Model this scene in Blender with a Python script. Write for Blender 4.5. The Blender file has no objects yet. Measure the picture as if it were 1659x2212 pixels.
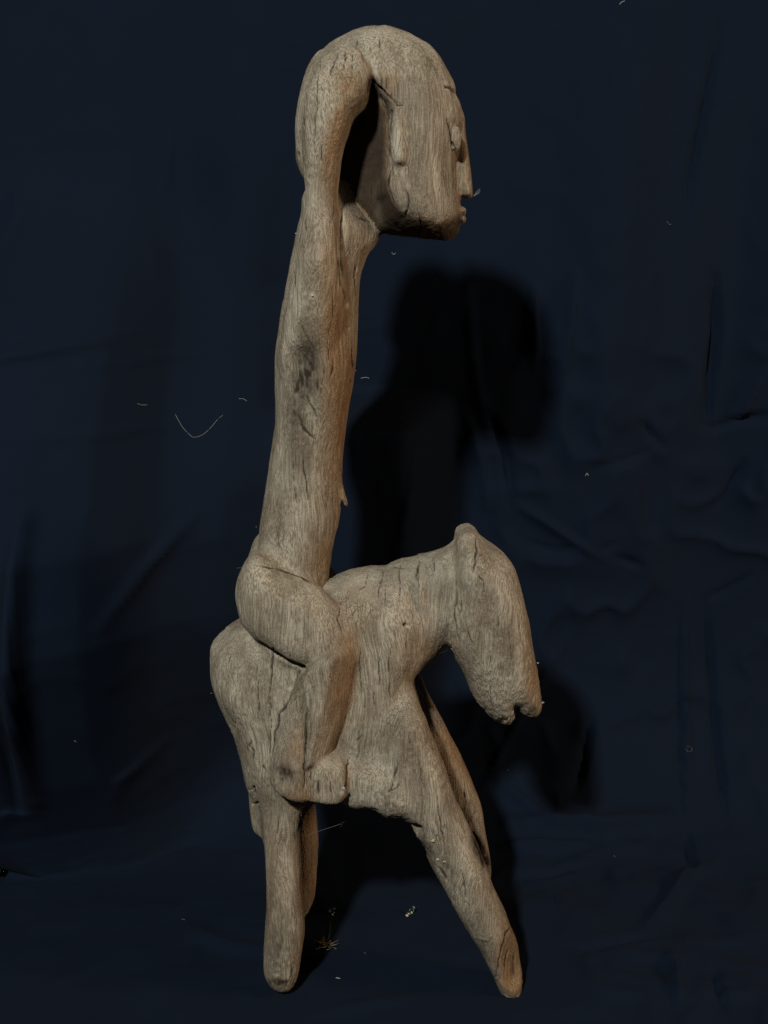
import bpy, math, random
import numpy as np
from mathutils import Vector
from mathutils.bvhtree import BVHTree

random.seed(7)
rng = np.random.default_rng(7)
sc = bpy.context.scene
col = sc.collection

# ------------------------------------------------------------------ camera
CAM = np.array([0.0, -1.10, 0.707]); PITCH = math.radians(12.0); FOV = math.radians(46.0)
cd = bpy.data.cameras.new('camera'); cam = bpy.data.objects.new('camera', cd); col.objects.link(cam)
cam.location = CAM; cam.rotation_euler = (math.radians(90) - PITCH, 0, 0)
cd.sensor_fit = 'VERTICAL'; cd.angle = FOV; cd.clip_start = 0.02; cd.clip_end = 50
sc.camera = cam
TH = math.tan(FOV / 2)
FWD = np.array([0, math.cos(PITCH), -math.sin(PITCH)]); UP = np.array([0, math.sin(PITCH), math.cos(PITCH)])

def at(px, py, y):
    """a point of the photograph (1659 x 2212 units) at world depth y"""
    u = (px - 829.5) / 1106 * TH; v = (1106 - py) / 1106 * TH
    d = FWD + UP * v + np.array([u, 0, 0])
    return CAM + d * (y - CAM[1]) / d[1]

def proj(X, Y, Z):
    dx = X - CAM[0]; dy = Y - CAM[1]; dz = Z - CAM[2]
    f = dy * FWD[1] + dz * FWD[2]; v = dy * UP[1] + dz * UP[2]
    return 829.5 + dx / f / TH * 1106, 1106 - v / f / TH * 1106

# ------------------------------------------------------------------ world and lamps
w = bpy.data.worlds.new('World'); sc.world = w; w.use_nodes = True
bg = w.node_tree.nodes['Background']; bg.inputs[0].default_value = (1.0, 0.88, 0.74, 1); bg.inputs[1].default_value = 0.035

def area(name, loc, target, size, power, color, shape='DISK'):
    l = bpy.data.lights.new(name, 'AREA'); l.shape = shape; l.size = size; l.energy = power; l.color = color
    o = bpy.data.objects.new(name, l); col.objects.link(o); o.location = loc
    o.rotation_euler = (Vector(target) - Vector(loc)).to_track_quat('-Z', 'Y').to_euler()
    return o
area('key_lamp', (-0.72, -2.25, 2.15), (0.05, 0.1, 0.5), 0.17, 112, (0.97, 1.0, 0.92))
area('fill_lamp', (1.9, -0.45, 0.85), (0.0, 0.0, 0.5), 0.5, 22.0, (1.0, 0.72, 0.46))

sc.view_settings.view_transform = 'Standard'; sc.view_settings.look = 'None'
sc.view_settings.exposure = 0.0; sc.view_settings.gamma = 1.0
sc.cycles.use_denoising = False
sc.cycles.max_bounces = 5

# ------------------------------------------------------------------ numpy noise
def _h(ix, iy, iz, s):
    h = (ix.astype(np.uint32) * np.uint32(374761393) + iy.astype(np.uint32) * np.uint32(668265263)
         + iz.astype(np.uint32) * np.uint32(2147483647 - 1013) + np.uint32(s * 974711 + 13))
    h = (h ^ (h >> np.uint32(13))) * np.uint32(1274126177)
    h = h ^ (h >> np.uint32(16))
    return (h & np.uint32(0xFFFF)).astype(np.float32) / 32767.5 - 1

def noise(x, y, z, s=0):
    x = np.asarray(x, np.float32); y = np.asarray(y, np.float32); z = np.asarray(z, np.float32)
    fx, fy, fz = np.floor(x), np.floor(y), np.floor(z)
    ix, iy, iz = fx.astype(np.int64), fy.astype(np.int64), fz.astype(np.int64)
    tx, ty, tz = x - fx, y - fy, z - fz
    tx = tx * tx * (3 - 2 * tx); ty = ty * ty * (3 - 2 * ty); tz = tz * tz * (3 - 2 * tz)
    r = 0
    for a in (0, 1):
        wa = tx if a else 1 - tx
        for b in (0, 1):
            wb = wa * (ty if b else 1 - ty)
            for c in (0, 1):
                r = r + wb * (tz if c else 1 - tz) * _h(ix + a, iy + b, iz + c, s)
    return r

def fbm(x, y, z, s=0, n=3):
    r = 0; a = 1.0; t = 0
    for i in range(n):
        r = r + a * noise(x, y, z, s + i * 7); t += a; a *= 0.5
        x = x * 2.03; y = y * 2.03; z = z * 2.03
    return r / t

def sstep(a, b, x):
    t = np.clip((x - a) / (b - a), 0, 1); return t * t * (3 - 2 * t)

def seg_dist(px, py, pts):
    """distance to a polyline, with the arc parameter 0..1"""
    pts = np.asarray(pts, float)
    L = np.r_[0, np.cumsum(np.hypot(*np.diff(pts, axis=0).T))]
    best = np.full(px.shape, 1e9, np.float32); tt = np.zeros(px.shape, np.float32)
    for i in range(len(pts) - 1):
        a, b = pts[i], pts[i + 1]; ab = b - a; l2 = float(ab @ ab) + 1e-9
        t = np.clip(((px - a[0]) * ab[0] + (py - a[1]) * ab[1]) / l2, 0, 1)
        d = np.hypot(px - a[0] - t * ab[0], py - a[1] - t * ab[1])
        m = d < best
        best = np.where(m, d, best); tt = np.where(m, (L[i] + t * (L[i + 1] - L[i])) / L[-1], tt)
    return best, tt

# ------------------------------------------------------------------ implicit carving of the sculpture
VOX = 0.002
x0, x1, y0, y1, z0, z1 = -0.185, 0.185, -0.105, 0.170, -0.02, 0.95
gx = np.arange(x0, x1, VOX, dtype=np.float32); gy = np.arange(y0, y1, VOX, dtype=np.float32); gz = np.arange(z0, z1, VOX, dtype=np.float32)
F = np.full((len(gx), len(gy), len(gz)), 0.05, np.float32)
LAB = np.zeros(F.shape, np.int8)
PARTS = ['none', 'rider_head', 'rider_torso', 'raised_arm', 'rider_leg', 'rider_foot', 'horse_body', 'horse_head', 'horse_leg', 'horse_tail',
         'nose', 'eye', 'ear', 'mouth', 'horse_ear', 'far_arm', 'far_leg', 'far_foot', 'hind_near', 'hind_far', 'fore_near', 'fore_far',
         'far_eye', 'far_ear', 'far_horse_ear', 'hair_edge']
ID = {n: i for i, n in enumerate(PARTS)}

def catmull(pts, n=5):
    P = np.asarray(pts, float); N = len(P); out = []
    for i in range(N):
        p0, p1, p2, p3 = P[i - 1], P[i], P[(i + 1) % N], P[(i + 2) % N]
        for k in range(n):
            t = k / n
            out.append(0.5 * ((2 * p1) + (-p0 + p2) * t + (2 * p0 - 5 * p1 + 4 * p2 - p3) * t * t + (-p0 + 3 * p1 - 3 * p2 + p3) * t ** 3))
    return np.array(out)

def blur(a, r):
    k = 2 * r + 1
    for ax in (0, 1):
        p = np.pad(a, [(r + 1, r) if i == ax else (0, 0) for i in range(2)], mode='edge')
        c = np.cumsum(p.astype(np.float64), axis=ax)
        a = ((c[k:] - c[:-k]) if ax == 0 else (c[:, k:] - c[:, :-k])) / k
    return a.astype(np.float32)

def outline_field(pts, yc, pad, soft=3):
    W = np.array([at(p[0], p[1], yc) for p in catmull(pts)])[:, [0, 2]]
    lo = W.min(0) - pad; hi = W.max(0) + pad
    i0, i1 = np.searchsorted(gx, lo[0]), np.searchsorted(gx, hi[0])
    k0, k1 = np.searchsorted(gz, lo[1]), np.searchsorted(gz, hi[1])
    X, Z = np.meshgrid(gx[i0:i1], gz[k0:k1], indexing='ij')
    d = np.full(X.shape, 1e9, np.float32); ins = np.zeros(X.shape, bool)
    for a, b in zip(W, np.roll(W, -1, 0)):
        ab = b - a; l2 = float(ab @ ab) + 1e-12
        t = np.clip(((X - a[0]) * ab[0] + (Z - a[1]) * ab[1]) / l2, 0, 1)
        d = np.minimum(d, np.hypot(X - a[0] - t * ab[0], Z - a[1] - t * ab[1]))
        c = (a[1] > Z) != (b[1] > Z)
        if abs(ab[1]) > 1e-12: ins ^= c & (X < (Z - a[1]) / ab[1] * ab[0] + a[0])
    d = np.where(ins, -d, d)
    if soft:
        b2 = blur(blur(d, soft), soft); m = np.clip(-d / 0.009, 0, 1); d = d * (1 - m) + b2 * m
    return d, X, Z, i0, i1, k0, k1

def inflate(pts, yc, T, R, p=2.0, tf=None, ycf=None, pad=0.03, soft=3, Tfar=None, w=None):
    d, X, Z, i0, i1, k0, k1 = outline_field(pts, yc, pad, soft)
    px, py = proj(X, yc, Z)
    TT = np.full(d.shape, T, np.float32)
    if tf is not None: TT = TT * tf(px, py)
    yy = np.full(d.shape, yc, np.float32)
    if ycf is not None: yy = yy + ycf(px, py)
    a = np.maximum(d + R, 0) / R
    Y = gy[None, :, None] - yy[:, None, :]
    if Tfar: TTT = np.where(Y > 0, Tfar / T, 1.0) * TT[:, None, :]
    else: TTT = TT[:, None, :]
    f = ((a[:, None, :] ** p + (np.abs(Y) / TTT) ** p) ** (1 / p) - 1) * min(R, T)
    return f.astype(np.float32), (slice(i0, i1), slice(0, len(gy)), slice(k0, k1))

def add(fs, lab, k=0.006):
    f, s = fs; c = F[s]
    L = LAB[s]; L[f < c] = ID[lab]
    h = np.maximum(k - np.abs(f - c), 0) / k
    F[s] = np.minimum(f, c) - h * h * k * 0.25

def cut(fs, k=0.004):
    f, s = fs; c = F[s]; g = -f
    h = np.maximum(k - np.abs(g - c), 0) / k
    F[s] = np.maximum(g, c) + h * h * k * 0.25

def ball(c, r, pad=0.03):
    """ellipsoid or, with a list of two centres, a bar; world metres"""
    c = np.atleast_2d(np.array(c, float)); r = np.array(r if np.ndim(r) else (r,) * 3, float)
    lo = c.min(0) - r.max() - pad; hi = c.max(0) + r.max() + pad
    s = tuple(slice(np.searchsorted(g, a), np.searchsorted(g, b)) for g, a, b in zip((gx, gy, gz), lo, hi))
    X, Y, Z = np.meshgrid(gx[s[0]], gy[s[1]], gz[s[2]], indexing='ij')
    if len(c) == 2:
        ab = c[1] - c[0]; t = np.clip(((X - c[0][0]) * ab[0] + (Y - c[0][1]) * ab[1] + (Z - c[0][2]) * ab[2]) / (ab @ ab), 0, 1)
        X = X - c[0][0] - t * ab[0]; Y = Y - c[0][1] - t * ab[1]; Z = Z - c[0][2] - t * ab[2]
    else: X = X - c[0][0]; Y = Y - c[0][1]; Z = Z - c[0][2]
    return ((np.sqrt((X / r[0]) ** 2 + (Y / r[1]) ** 2 + (Z / r[2]) ** 2) - 1) * r.min()).astype(np.float32), s

YC = 0.015
# ---- horse body with the neck
body = [(523,1338),(496,1353),(469,1376),(457,1395),(456,1432),(460,1472),(480,1521),(503,1563),(520,1610),(531,1660),(545,1695),(600,1700),(660,1704),(710,1710),(744,1715),(772,1724),
        (800,1722),(821,1722),(845,1740),(905,1725),(940,1650),(922,1586),(907,1536),(900,1487),(897,1457),(912,1442),(937,1422),(957,1397),(975,1380),(1015,1350),(1020,1200),(985,1176),(947,1189),
        (907,1199),(868,1209),(845,1219),(833,1226),(808,1225),(778,1229),(749,1236),(714,1249),(690,1262),(640,1290),(570,1320)]
add(inflate(body, YC, 0.056, 0.040, 2.2, pad=0.04, soft=4,
            tf=lambda px, py: (1 - 0.38 * sstep(840, 930, px) * (1 - sstep(1430, 1600, py))) * (1 - 0.25 * (1 - sstep(1230, 1330, py)) * (px < 900)) * (1 - 0.12 * (1 - sstep(460, 560, px)))), 'horse_body')
add(inflate([(497,1540),(503,1563),(513,1583),(525,1621),(532,1660),(537,1700),(541,1741),(545,1778),(552,1792),(572,1797),(590,1780),(590,1700),(580,1600),(545,1530)], YC, 0.017, 0.012, 2.5), 'horse_tail', 0.008)
# legs
add(inflate([(505,1500),(520,1560),(540,1640),(558,1710),(566,1797),(569,1832),(574,1892),(576,1956),(574,1999),(570,2064),(571,2094),(582,2116),(597,2127),(623,2129),(635,2121),(645,2098),(652,2055),(658,2012),
             (657,1974),(654,1935),(652,1870),(651,1806),(658,1763),(674,1710),(700,1640),(700,1560),(610,1480)], -0.032, 0.026, 0.019, 2.3, ycf=lambda px, py: 0.013 * (1 - sstep(1720, 2050, py))), 'hind_near', 0.022)
add(inflate([(610,1560),(600,1640),(600,1720),(604,1800),(608,1900),(610,1960),(618,1986),(640,1992),(660,1974),(672,1955),(680,1935),(684,1892),(687,1832),(684,1763),(678,1713),(690,1650),(690,1560)], 0.072, 0.022, 0.019, 2.3), 'hind_far', 0.02)
fore = [(840,1560),(830,1640),(821,1712),(838,1739),(864,1750),(881,1763),(897,1795),(911,1819),(924,1849),(941,1883),(958,1909),(980,1952),(1010,2004),(1036,2047),(1061,2098),(1083,2146),(1091,2163),(1102,2168),(1114,2164),
        (1124,2141),(1127,2107),(1122,2073),(1117,2038),(1104,2004),(1091,1969),(1066,1922),(1057,1888),(1040,1845),(1018,1793),(1001,1759),(984,1729),(967,1677),(950,1634),(932,1591),(915,1550),(880,1520)]
add(inflate(fore, -0.030, 0.030, 0.022, 2.3, tf=lambda px, py: 1 - 0.2 * sstep(1900, 2160, py)), 'fore_near', 0.02)
add(inflate([(870,1440),(897,1450),(908,1462),(928,1507),(957,1561),(992,1626),(1021,1695),(1039,1742),(1048,1793),(1057,1840),(1061,1883),(1052,1900),(1035,1900),(1015,1850),(985,1790),(960,1740),(925,1680),(890,1610),(860,1540)], 0.066, 0.024, 0.018, 2.3), 'fore_far', 0.012)
# broken bevel at the near fore foot
cut(inflate([(1101,2000),(1085,2040),(1075,2080),(1069,2110),(1080,2140),(1100,2150),(1125,2150),(1140,2100),(1130,2040),(1110,2000)], -0.0605, 0.020, 0.007, 2.0, pad=0.01,
            ycf=lambda px, py: 0.02 * (px - 1112) / 50), 0.002)
# horse head
hh = [(977,1178),(984,1162),(994,1148),(1011,1142),(1026,1149),(1049,1167),(1071,1182),(1096,1204),(1113,1231),(1128,1278),(1143,1348),(1155,1417),(1163,1462),(1170,1516),(1168,1534),(1155,1545),(1141,1544),(1124,1536),
      (1114,1519),(1114,1541),(1106,1556),(1091,1562),(1071,1554),(1046,1531),(1026,1507),(1007,1467),(992,1437),(974,1402),(962,1380),(960,1330),(962,1240)]
add(inflate(hh, YC, 0.042, 0.030, 2.1, tf=lambda px, py: (1 - 0.30 * sstep(1300, 1560, py)) * (1 - 0.15 * (1 - sstep(1150, 1230, py)))), 'horse_head', 0.007)
for sgn, nm in ((-1, 'horse_ear'), (1, 'far_horse_ear')):
    a = at(1007, 1158, YC); b = at(1016, 1225, YC); a[1] = YC + sgn * 0.020; b[1] = YC + sgn * 0.035
    add(ball([a, b], (0.0095, 0.007, 0.008)), nm, 0.008)
# belly block beyond the foot
add(inflate([(740,1630),(742,1700),(746,1717),(769,1729),(808,1724),(838,1738),(862,1700),(850,1660),(800,1630)], -0.026, 0.029, 0.014), 'horse_body', 0.018)

# ---- rider torso
torso = [(690,385),(745,395),(770,440),(818,500),(812,528),(796,549),(787,573),(779,601),(774,653),(773,715),(772,757),(766,802),(761,837),(752,896),(743,965),(739,1035),(738,1094),(733,1132),(726,1153),(717,1191),(711,1229),
         (706,1255),(680,1290),(620,1300),(560,1270),(550,1220),(557,1191),(564,1121),(569,1090),(577,1042),(583,993),(590,941),(595,896),(595,826),(594,774),(598,733),(610,663),(622,601),(632,549),(636,530),(644,489),(651,464),(656,420)]
def ttf(px, py):
    t = np.interp(py, [430, 560, 680, 780, 900, 1000, 1150, 1260], [1.0, 0.9, 1.05, 1.12, 1.0, 0.9, 0.95, 1.0])
    cx = np.interp(py, [430, 700, 1250], [725, 700, 640])
    return t * (1 - 0.28 * sstep(0, 90, px - cx - 10))
add(inflate(torso, YC, 0.046, 0.034, 2.1, tf=ttf, soft=4), 'rider_torso', 0.004)
# sliver of wood on the belly
add(inflate([(736,1030),(742,1050),(748,1072),(752,1092),(744,1094),(738,1080),(730,1060)], YC - 0.004, 0.006, 0.003, soft=0), 'rider_torso', 0.001)
# ---- head
head = [(812,57),(846,59),(878,72),(922,95),(947,118),(966,150),(980,178),(985,194),(983,204),(988,214),(996,232),(999,256),(993,285),(987,315),(984,345),(986,380),(992,425),(994,440),(995,462),(992,485),(989,502),(980,513),(966,519),
        (931,518),(890,513),(849,507),(818,500),(792,482),(765,450),(735,430),(690,420),(655,385),(643,350),(638,298),(640,254),(651,194),(667,153),(683,125),(714,93),(746,75),(777,61)]
JAW = [(778,150),(800,178),(815,200),(838,220),(848,240),(847,300),(845,370),(856,415),(878,446),(912,468),(945,476),(972,462),(1000,448)]
def in_poly(px, py, pts):
    ins = np.zeros(px.shape, bool)
    for a, b in zip(pts, pts[1:] + pts[:1]):
        c = (a[1] > py) != (b[1] > py)
        if a[1] != b[1]: ins ^= c & (px < (py - a[1]) / (b[1] - a[1]) * (b[0] - a[0]) + a[0])
    return ins
def headtf(px, py):
    t = (1 - 0.22 * sstep(900, 1000, px)) * (1 - 0.18 * (1 - sstep(80, 230, py))) * (1 - 0.2 * (1 - sstep(700, 850, px)))
    px = px + 7 * noise(px / 40, py / 40, 0.5, 200); py = py + 7 * noise(px / 40, py / 40, 0.5, 201)
    d, q = seg_dist(px, py, JAW); m = in_poly(px, py, JAW + [(1020,600),(700,600),(728,430),(728,300),(742,230),(765,165)])
    wdt = 14 + 56 * sstep(0.50, 0.72, q)
    dep = 0.34 + 0.42 * np.clip((py - 230) / 260, 0, 1)
    dep = dep * (1 - 0.45 * sstep(0.55, 0.8, q))
    return t * (1 - dep * np.clip(d / wdt, 0, 1) ** (1 + 0.7 * sstep(0.5, 0.7, q)) * m)
add(inflate(head, YC, 0.050, 0.036, 2.25, soft=4, tf=headtf), 'rider_head', 0.005)
# nose
add(inflate([(994,240),(1003,256),(1006,294),(1011,329),(1017,373),(1021,412),(1020,427),(1010,429),(998,427),(990,420),(985,380),(983,330),(985,280),(988,250)], YC, 0.0125, 0.007, 2.2, soft=1, tf=lambda px, py: 0.8 + 0.2 * sstep(330, 410, py)), 'nose', 0.004)
# lips
for (a, b) in ((456, 0.0046), (474, 0.0042)):
    c = at(998, a, YC); add(ball(c, (b * 0.85, 0.011, 0.0036)), 'mouth', 0.002)
for sgn, en, rn in ((-1, 'eye', 'ear'), (1, 'far_eye', 'far_ear')):
    # socket and eye
    c = at(988, 298, YC); c[1] = YC + sgn * 0.030
    cut(ball(c, (0.0060, 0.0095, 0.0145)), 0.003)
    c = at(983, 306, YC); c[1] = YC + sgn * 0.0245
    add(ball(c, (0.0042, 0.0050, 0.0112)), en, 0.0012)
    a = at(855, 276, YC); b = at(861, 352, YC); a[1] = YC + sgn * 0.0450; b[1] = YC + sgn * 0.0465
    add(ball([a, b], (0.0066, 0.0115, 0.0066)), rn, 0.0035)
# step where the fingers broke off, and the edge of the hair cap
cut(inflate([(800,168),(815,160),(868,165),(872,215),(862,222),(840,205),(820,196),(803,190)], -0.042, 0.0095, 0.004, pad=0.008, soft=0), 0.001)
# ---- arms
arm = [(738,104),(716,106),(694,122),(676,158),(663,200),(655,250),(651,300),(654,350),(659,400),(659,440),(653,480),(643,540),(634,600),(620,660),(608,720),(602,790),(625,850),(670,840),(715,760),(738,670),(739,604),(731,492),(728,436),(733,373),
       (742,326),(758,279),(768,252),(790,230),(798,203),(802,166),(797,142),(782,120),(762,106)]
atf = lambda px, py: np.interp(py, [100, 150, 250, 400, 440, 560, 680, 850], [0.6, 0.85, 1.0, 0.82, 0.82, 0.95, 0.75, 0.4])
add(inflate(arm, -0.034, 0.031, 0.020, 2.2, tf=atf, ycf=lambda px, py: np.interp(py, [100, 180, 400, 560, 700, 850], [0.012, 0.002, 0.004, 0.004, 0.010, 0.020])), 'raised_arm', 0.006)
# fingers laid on the hair
for a, b in (((722,128),(712,165)), ((738,112),(731,150)), ((754,110),(750,150)), ((770,116),(770,150))):
    pa = at(*a, -0.034); pb = at(*b, -0.047); add(ball([pa, pb], (0.0045, 0.006, 0.0045), 0.015), 'raised_arm', 0.0035)
farm = [(p[0] - 10 - (6 if p[1] < 400 else -14), p[1] + 4) for p in arm]
add(inflate(farm, 0.064, 0.031, 0.020, 2.2, tf=atf, ycf=lambda px, py: np.interp(py, [100, 180, 300, 430, 540, 640, 760, 850], [-0.012, 0.0, 0.014, 0.044, 0.062, 0.045, 0.0, -0.020])), 'far_arm', 0.006)
# hollow under the elbow
c = at(655, 838, -0.040); cut(ball([at(652, 790, -0.043), at(652, 900, -0.046)], (0.010, 0.013, 0.012)), 0.014)
# ---- rider legs
thigh = [(557,1190),(535,1204),(518,1234),(510,1269),(511,1298),(517,1328),(525,1347),(560,1381),(600,1407),(630,1424),(657,1434),(700,1440),(750,1436),(774,1422),(773,1395),(763,1370),(742,1333),(717,1296),(689,1268),(650,1246),(610,1230),(585,1208)]
shin = [(655,1440),(630,1492),(610,1541),(595,1586),(588,1626),(590,1660),(597,1680),(625,1698),(657,1706),(668,1690),(668,1640),(699,1628),(716,1611),(734,1571),(753,1531),(766,1482),(774,1422),(745,1385),(690,1400)]
heel = [(650,1524),(632,1560),(606,1590),(592,1625),(589,1660),(597,1684),(625,1700),(658,1708),(661,1650),(659,1570)]
foot = [(655,1645),(676,1628),(699,1621),(729,1622),(749,1636),(755,1668),(750,1700),(741,1716),(719,1721),(689,1716),(662,1711),(652,1680)]
for nm, fn, m in (('rider_leg', 'rider_foot', False), ('far_leg', 'far_foot', True)):
    for pts, yc, T, R, p, lab, k, tf in ((thigh, -0.032, 0.031, 0.024, 2.2, nm, 0.010, lambda px, py: 1 - 0.30 * sstep(-40, 45, (px - 515 - (py - 1200) * 0.85) * 0.76 - 70)),
                                     (shin, -0.040, 0.036, 0.008, 2.6, nm, 0.003, lambda px, py: np.interp(px - (707 - (py - 1448) * 0.2), [-90, -6, 4, 66], [0.72, 1.0, 0.98, 0.10])),
                                     (heel, -0.044, 0.029, 0.013, 2.2, nm, 0.008, None),
                                     (foot, -0.042, 0.028, 0.009, 2.8, fn, 0.005, None)):
        f, s = inflate(pts, yc, T, R, p, tf=tf, pad=0.02)
        if m:   # the same limb mirrored to the far side
            sh = int(round((2 * YC - gy[0] - gy[-1]) / VOX))
            g = np.full(f.shape, 0.05, np.float32); r = f[:, ::-1, :]
            if sh >= 0: g[:, sh:, :] = r[:, :r.shape[1] - sh, :]
            else: g[:, :sh, :] = r[:, -sh:, :]
            f = g
        add((f, s), lab, k)
# crease under the thigh and in front of the calf
for pts, wd, dp in (([(560,1392),(600,1417),(630,1433),(656,1441)], 0.0028, 0.012), ([(775,1440),(768,1490),(755,1536),(736,1580),(718,1615)], 0.0022, 0.005)):
    for a, b in zip(pts[:-1], pts[1:]):
        cut(ball([at(*a, -0.052), at(*b, -0.052)], (wd, dp, wd), 0.012), 0.003)
# knot hole under the fore leg's root
cut(ball(at(901, 1790, -0.052), (0.0055, 0.012, 0.0065), 0.012), 0.002)

# ------------------------------------------------------------------ surface nets
def surface_nets():
    S = F < 0
    n = [a - 1 for a in S.shape]
    cnt = np.zeros(n, np.int8)
    for a in (0, 1):
        for b in (0, 1):
            for c in (0, 1):
                cnt += S[a:a + n[0], b:b + n[1], c:c + n[2]]
    act = np.nonzero((cnt > 0) & (cnt < 8)); del cnt
    idx = np.full(n, -1, np.int32); N = len(act[0]); idx[act] = np.arange(N)
    I = np.stack(act, 1); P = np.zeros((N, 3)); C = np.zeros(N)
    cor = [(a, b, c) for a in (0, 1) for b in (0, 1) for c in (0, 1)]
    V = {c: F[I[:, 0] + c[0], I[:, 1] + c[1], I[:, 2] + c[2]] for c in cor}
    for c in cor:
        for ax in range(3):
            if c[ax] == 0:
                e = list(c); e[ax] = 1; e = tuple(e)
                m = (V[c] < 0) != (V[e] < 0)
                t = V[c][m] / (V[c][m] - V[e][m])
                q = np.tile(np.array(c, float), (m.sum(), 1)); q[:, ax] += t
                P[m] += q; C[m] += 1
    P = (P / C[:, None] + I) * VOX + np.array([x0, y0, z0])
    lab = LAB[I[:, 0], I[:, 1], I[:, 2]]
    Q = []
    for ax in range(3):
        a = [slice(1, -1)] * 3; b = [slice(1, -1)] * 3; a[ax] = slice(0, -1); b[ax] = slice(1, None)
        s0 = S[tuple(a)]; s1 = S[tuple(b)]
        e = np.stack(np.nonzero(s0 != s1), 1); inside = s0[tuple(e.T)]
        off = [1, 1, 1]; off[ax] = 0; e = e + off
        u, v = (ax + 1) % 3, (ax + 2) % 3
        def cell(du, dv):
            c = e.copy(); c[:, u] -= du; c[:, v] -= dv; return idx[c[:, 0], c[:, 1], c[:, 2]]
        q = np.stack([cell(0, 0), cell(1, 0), cell(1, 1), cell(0, 1)], 1)
        q[~inside] = q[~inside][:, ::-1]
        Q.append(q)
    return P, np.concatenate(Q), lab

F[:, :, :] = F + 0.0
P, Q, vl = surface_nets()
del F
def mesh_np(name, P, Q):
    me = bpy.data.meshes.new(name); k = Q.shape[1]
    me.vertices.add(len(P)); me.vertices.foreach_set('co', np.ascontiguousarray(P, np.float32).ravel())
    me.loops.add(Q.size); me.loops.foreach_set('vertex_index', np.ascontiguousarray(Q, np.int32).ravel())
    me.polygons.add(len(Q)); me.polygons.foreach_set('loop_start', np.arange(0, Q.size, k, dtype=np.int32))
    me.polygons.foreach_set('use_smooth', np.ones(len(Q), bool))
    me.update(calc_edges=True)
    return me
me0 = mesh_np('coarse', P, Q)
at_l = me0.attributes.new('lab', 'INT', 'FACE')
fl0 = np.sort(vl[Q], axis=1); fl0 = np.where(fl0[:, 1] == fl0[:, 2], fl0[:, 1], fl0[:, 0])
def tidy(Q, lab):
    E = np.sort(np.stack([Q, np.roll(Q, -1, 1)], -1).reshape(-1, 2), 1); fid = np.repeat(np.arange(len(Q)), 4)
    key = E[:, 0].astype(np.int64) * (Q.max() + 1) + E[:, 1]; o = np.argsort(key, kind='stable'); key = key[o]; fid = fid[o]
    m = key[1:] == key[:-1]; a = fid[:-1][m]; b = fid[1:][m]
    for _ in range(4):
        same = lab[a] == lab[b]; A, B = a[same], b[same]; c = np.arange(len(Q))
        while True:
            n = c.copy(); np.minimum.at(n, A, c[B]); np.minimum.at(n, B, c[A]); n = n[n]; n = n[n]
            if (n == c).all(): break
            c = n
        u, inv, cnt = np.unique(c, return_inverse=True, return_counts=True); ul = lab[u]; best = {}
        for i in range(len(u)):
            if ul[i] not in best or cnt[i] > cnt[best[ul[i]]]: best[ul[i]] = i
        good = np.zeros(len(u), bool); good[list(best.values())] = True; g = good[inv]
        if g.all(): break
        for __ in range(60):
            t = (~g[a]) & g[b]; lab[a[t]] = lab[b[t]]; t2 = (~g[b]) & g[a]; lab[b[t2]] = lab[a[t2]]
            g[a[t]] = True; g[b[t2]] = True
            if g.all() or not (t.any() or t2.any()): break
    return lab
fl0 = tidy(Q, fl0.astype(np.int32))
at_l.data.foreach_set('value', fl0.astype(np.int32))
tmp = bpy.data.objects.new('tmp', me0); col.objects.link(tmp)
md = tmp.modifiers.new('s', 'SUBSURF'); md.levels = 1; md.render_levels = 1
dg = bpy.context.evaluated_depsgraph_get(); dg.update()
me1 = bpy.data.meshes.new_from_object(tmp.evaluated_get(dg))
bpy.data.objects.remove(tmp); bpy.data.meshes.remove(me0)
nv = len(me1.vertices); nf = len(me1.polygons)
P = np.empty(nv * 3, np.float32); me1.vertices.foreach_get('co', P); P = P.reshape(-1, 3)
Q = np.empty(nf * 4, np.int32); me1.loops.foreach_get('vertex_index', Q); Q = Q.reshape(-1, 4)
FL = np.empty(nf, np.int32); me1.attributes['lab'].data.foreach_get('value', FL)
N = np.empty(nv * 3, np.float32); me1.vertex_normals.foreach_get('vector', N); N = N.reshape(-1, 3)
bpy.data.meshes.remove(me1)
print('sculpture quads', nf)

# ------------------------------------------------------------------ weathering, cracks, stains and painted jaw shade
X, Y, Z = P.T.astype(np.float32)
PX, PY = proj(X, Y, Z); near = sstep(0.15, -0.25, N[:, 1])
FV = np.zeros(nv, np.float32); FV[Q[FL == ID['rider_head']].ravel()] = 1
wx = X + 0.004 * noise(X / 0.03, Y / 0.03, Z / 0.05, 3); wy = Y + 0.004 * noise(X / 0.03, Y / 0.03, Z / 0.05, 4)
lump = fbm(X / 0.022, Y / 0.022, Z / 0.035, 11, 3)
g1 = noise(wx / 0.0026, wy / 0.0026, Z / 0.045, 21); g2 = noise(wx / 0.005, wy / 0.005, Z / 0.06, 22)
pit = fbm(X / 0.0035, Y / 0.0035, Z / 0.005, 31, 2)
pm = sstep(0.05, 0.5, fbm(X / 0.05, Y / 0.05, Z / 0.06, 41, 2))
def blob(cx, cy, rx, ry, ang=0):
    a = math.radians(ang); dx = PX - cx; dy = PY - cy
    u = dx * math.cos(a) + dy * math.sin(a); v = -dx * math.sin(a) + dy * math.cos(a)
    return np.exp(-((u / rx) ** 2 + (v / ry) ** 2))
for b_ in ((905,425,40,25), (1040,1480,30,60), (660,930,30,60), (985,1420,15,60), (630,1665,40,22), (615,2050,30,60)): pm = np.maximum(pm, blob(*b_))
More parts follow.
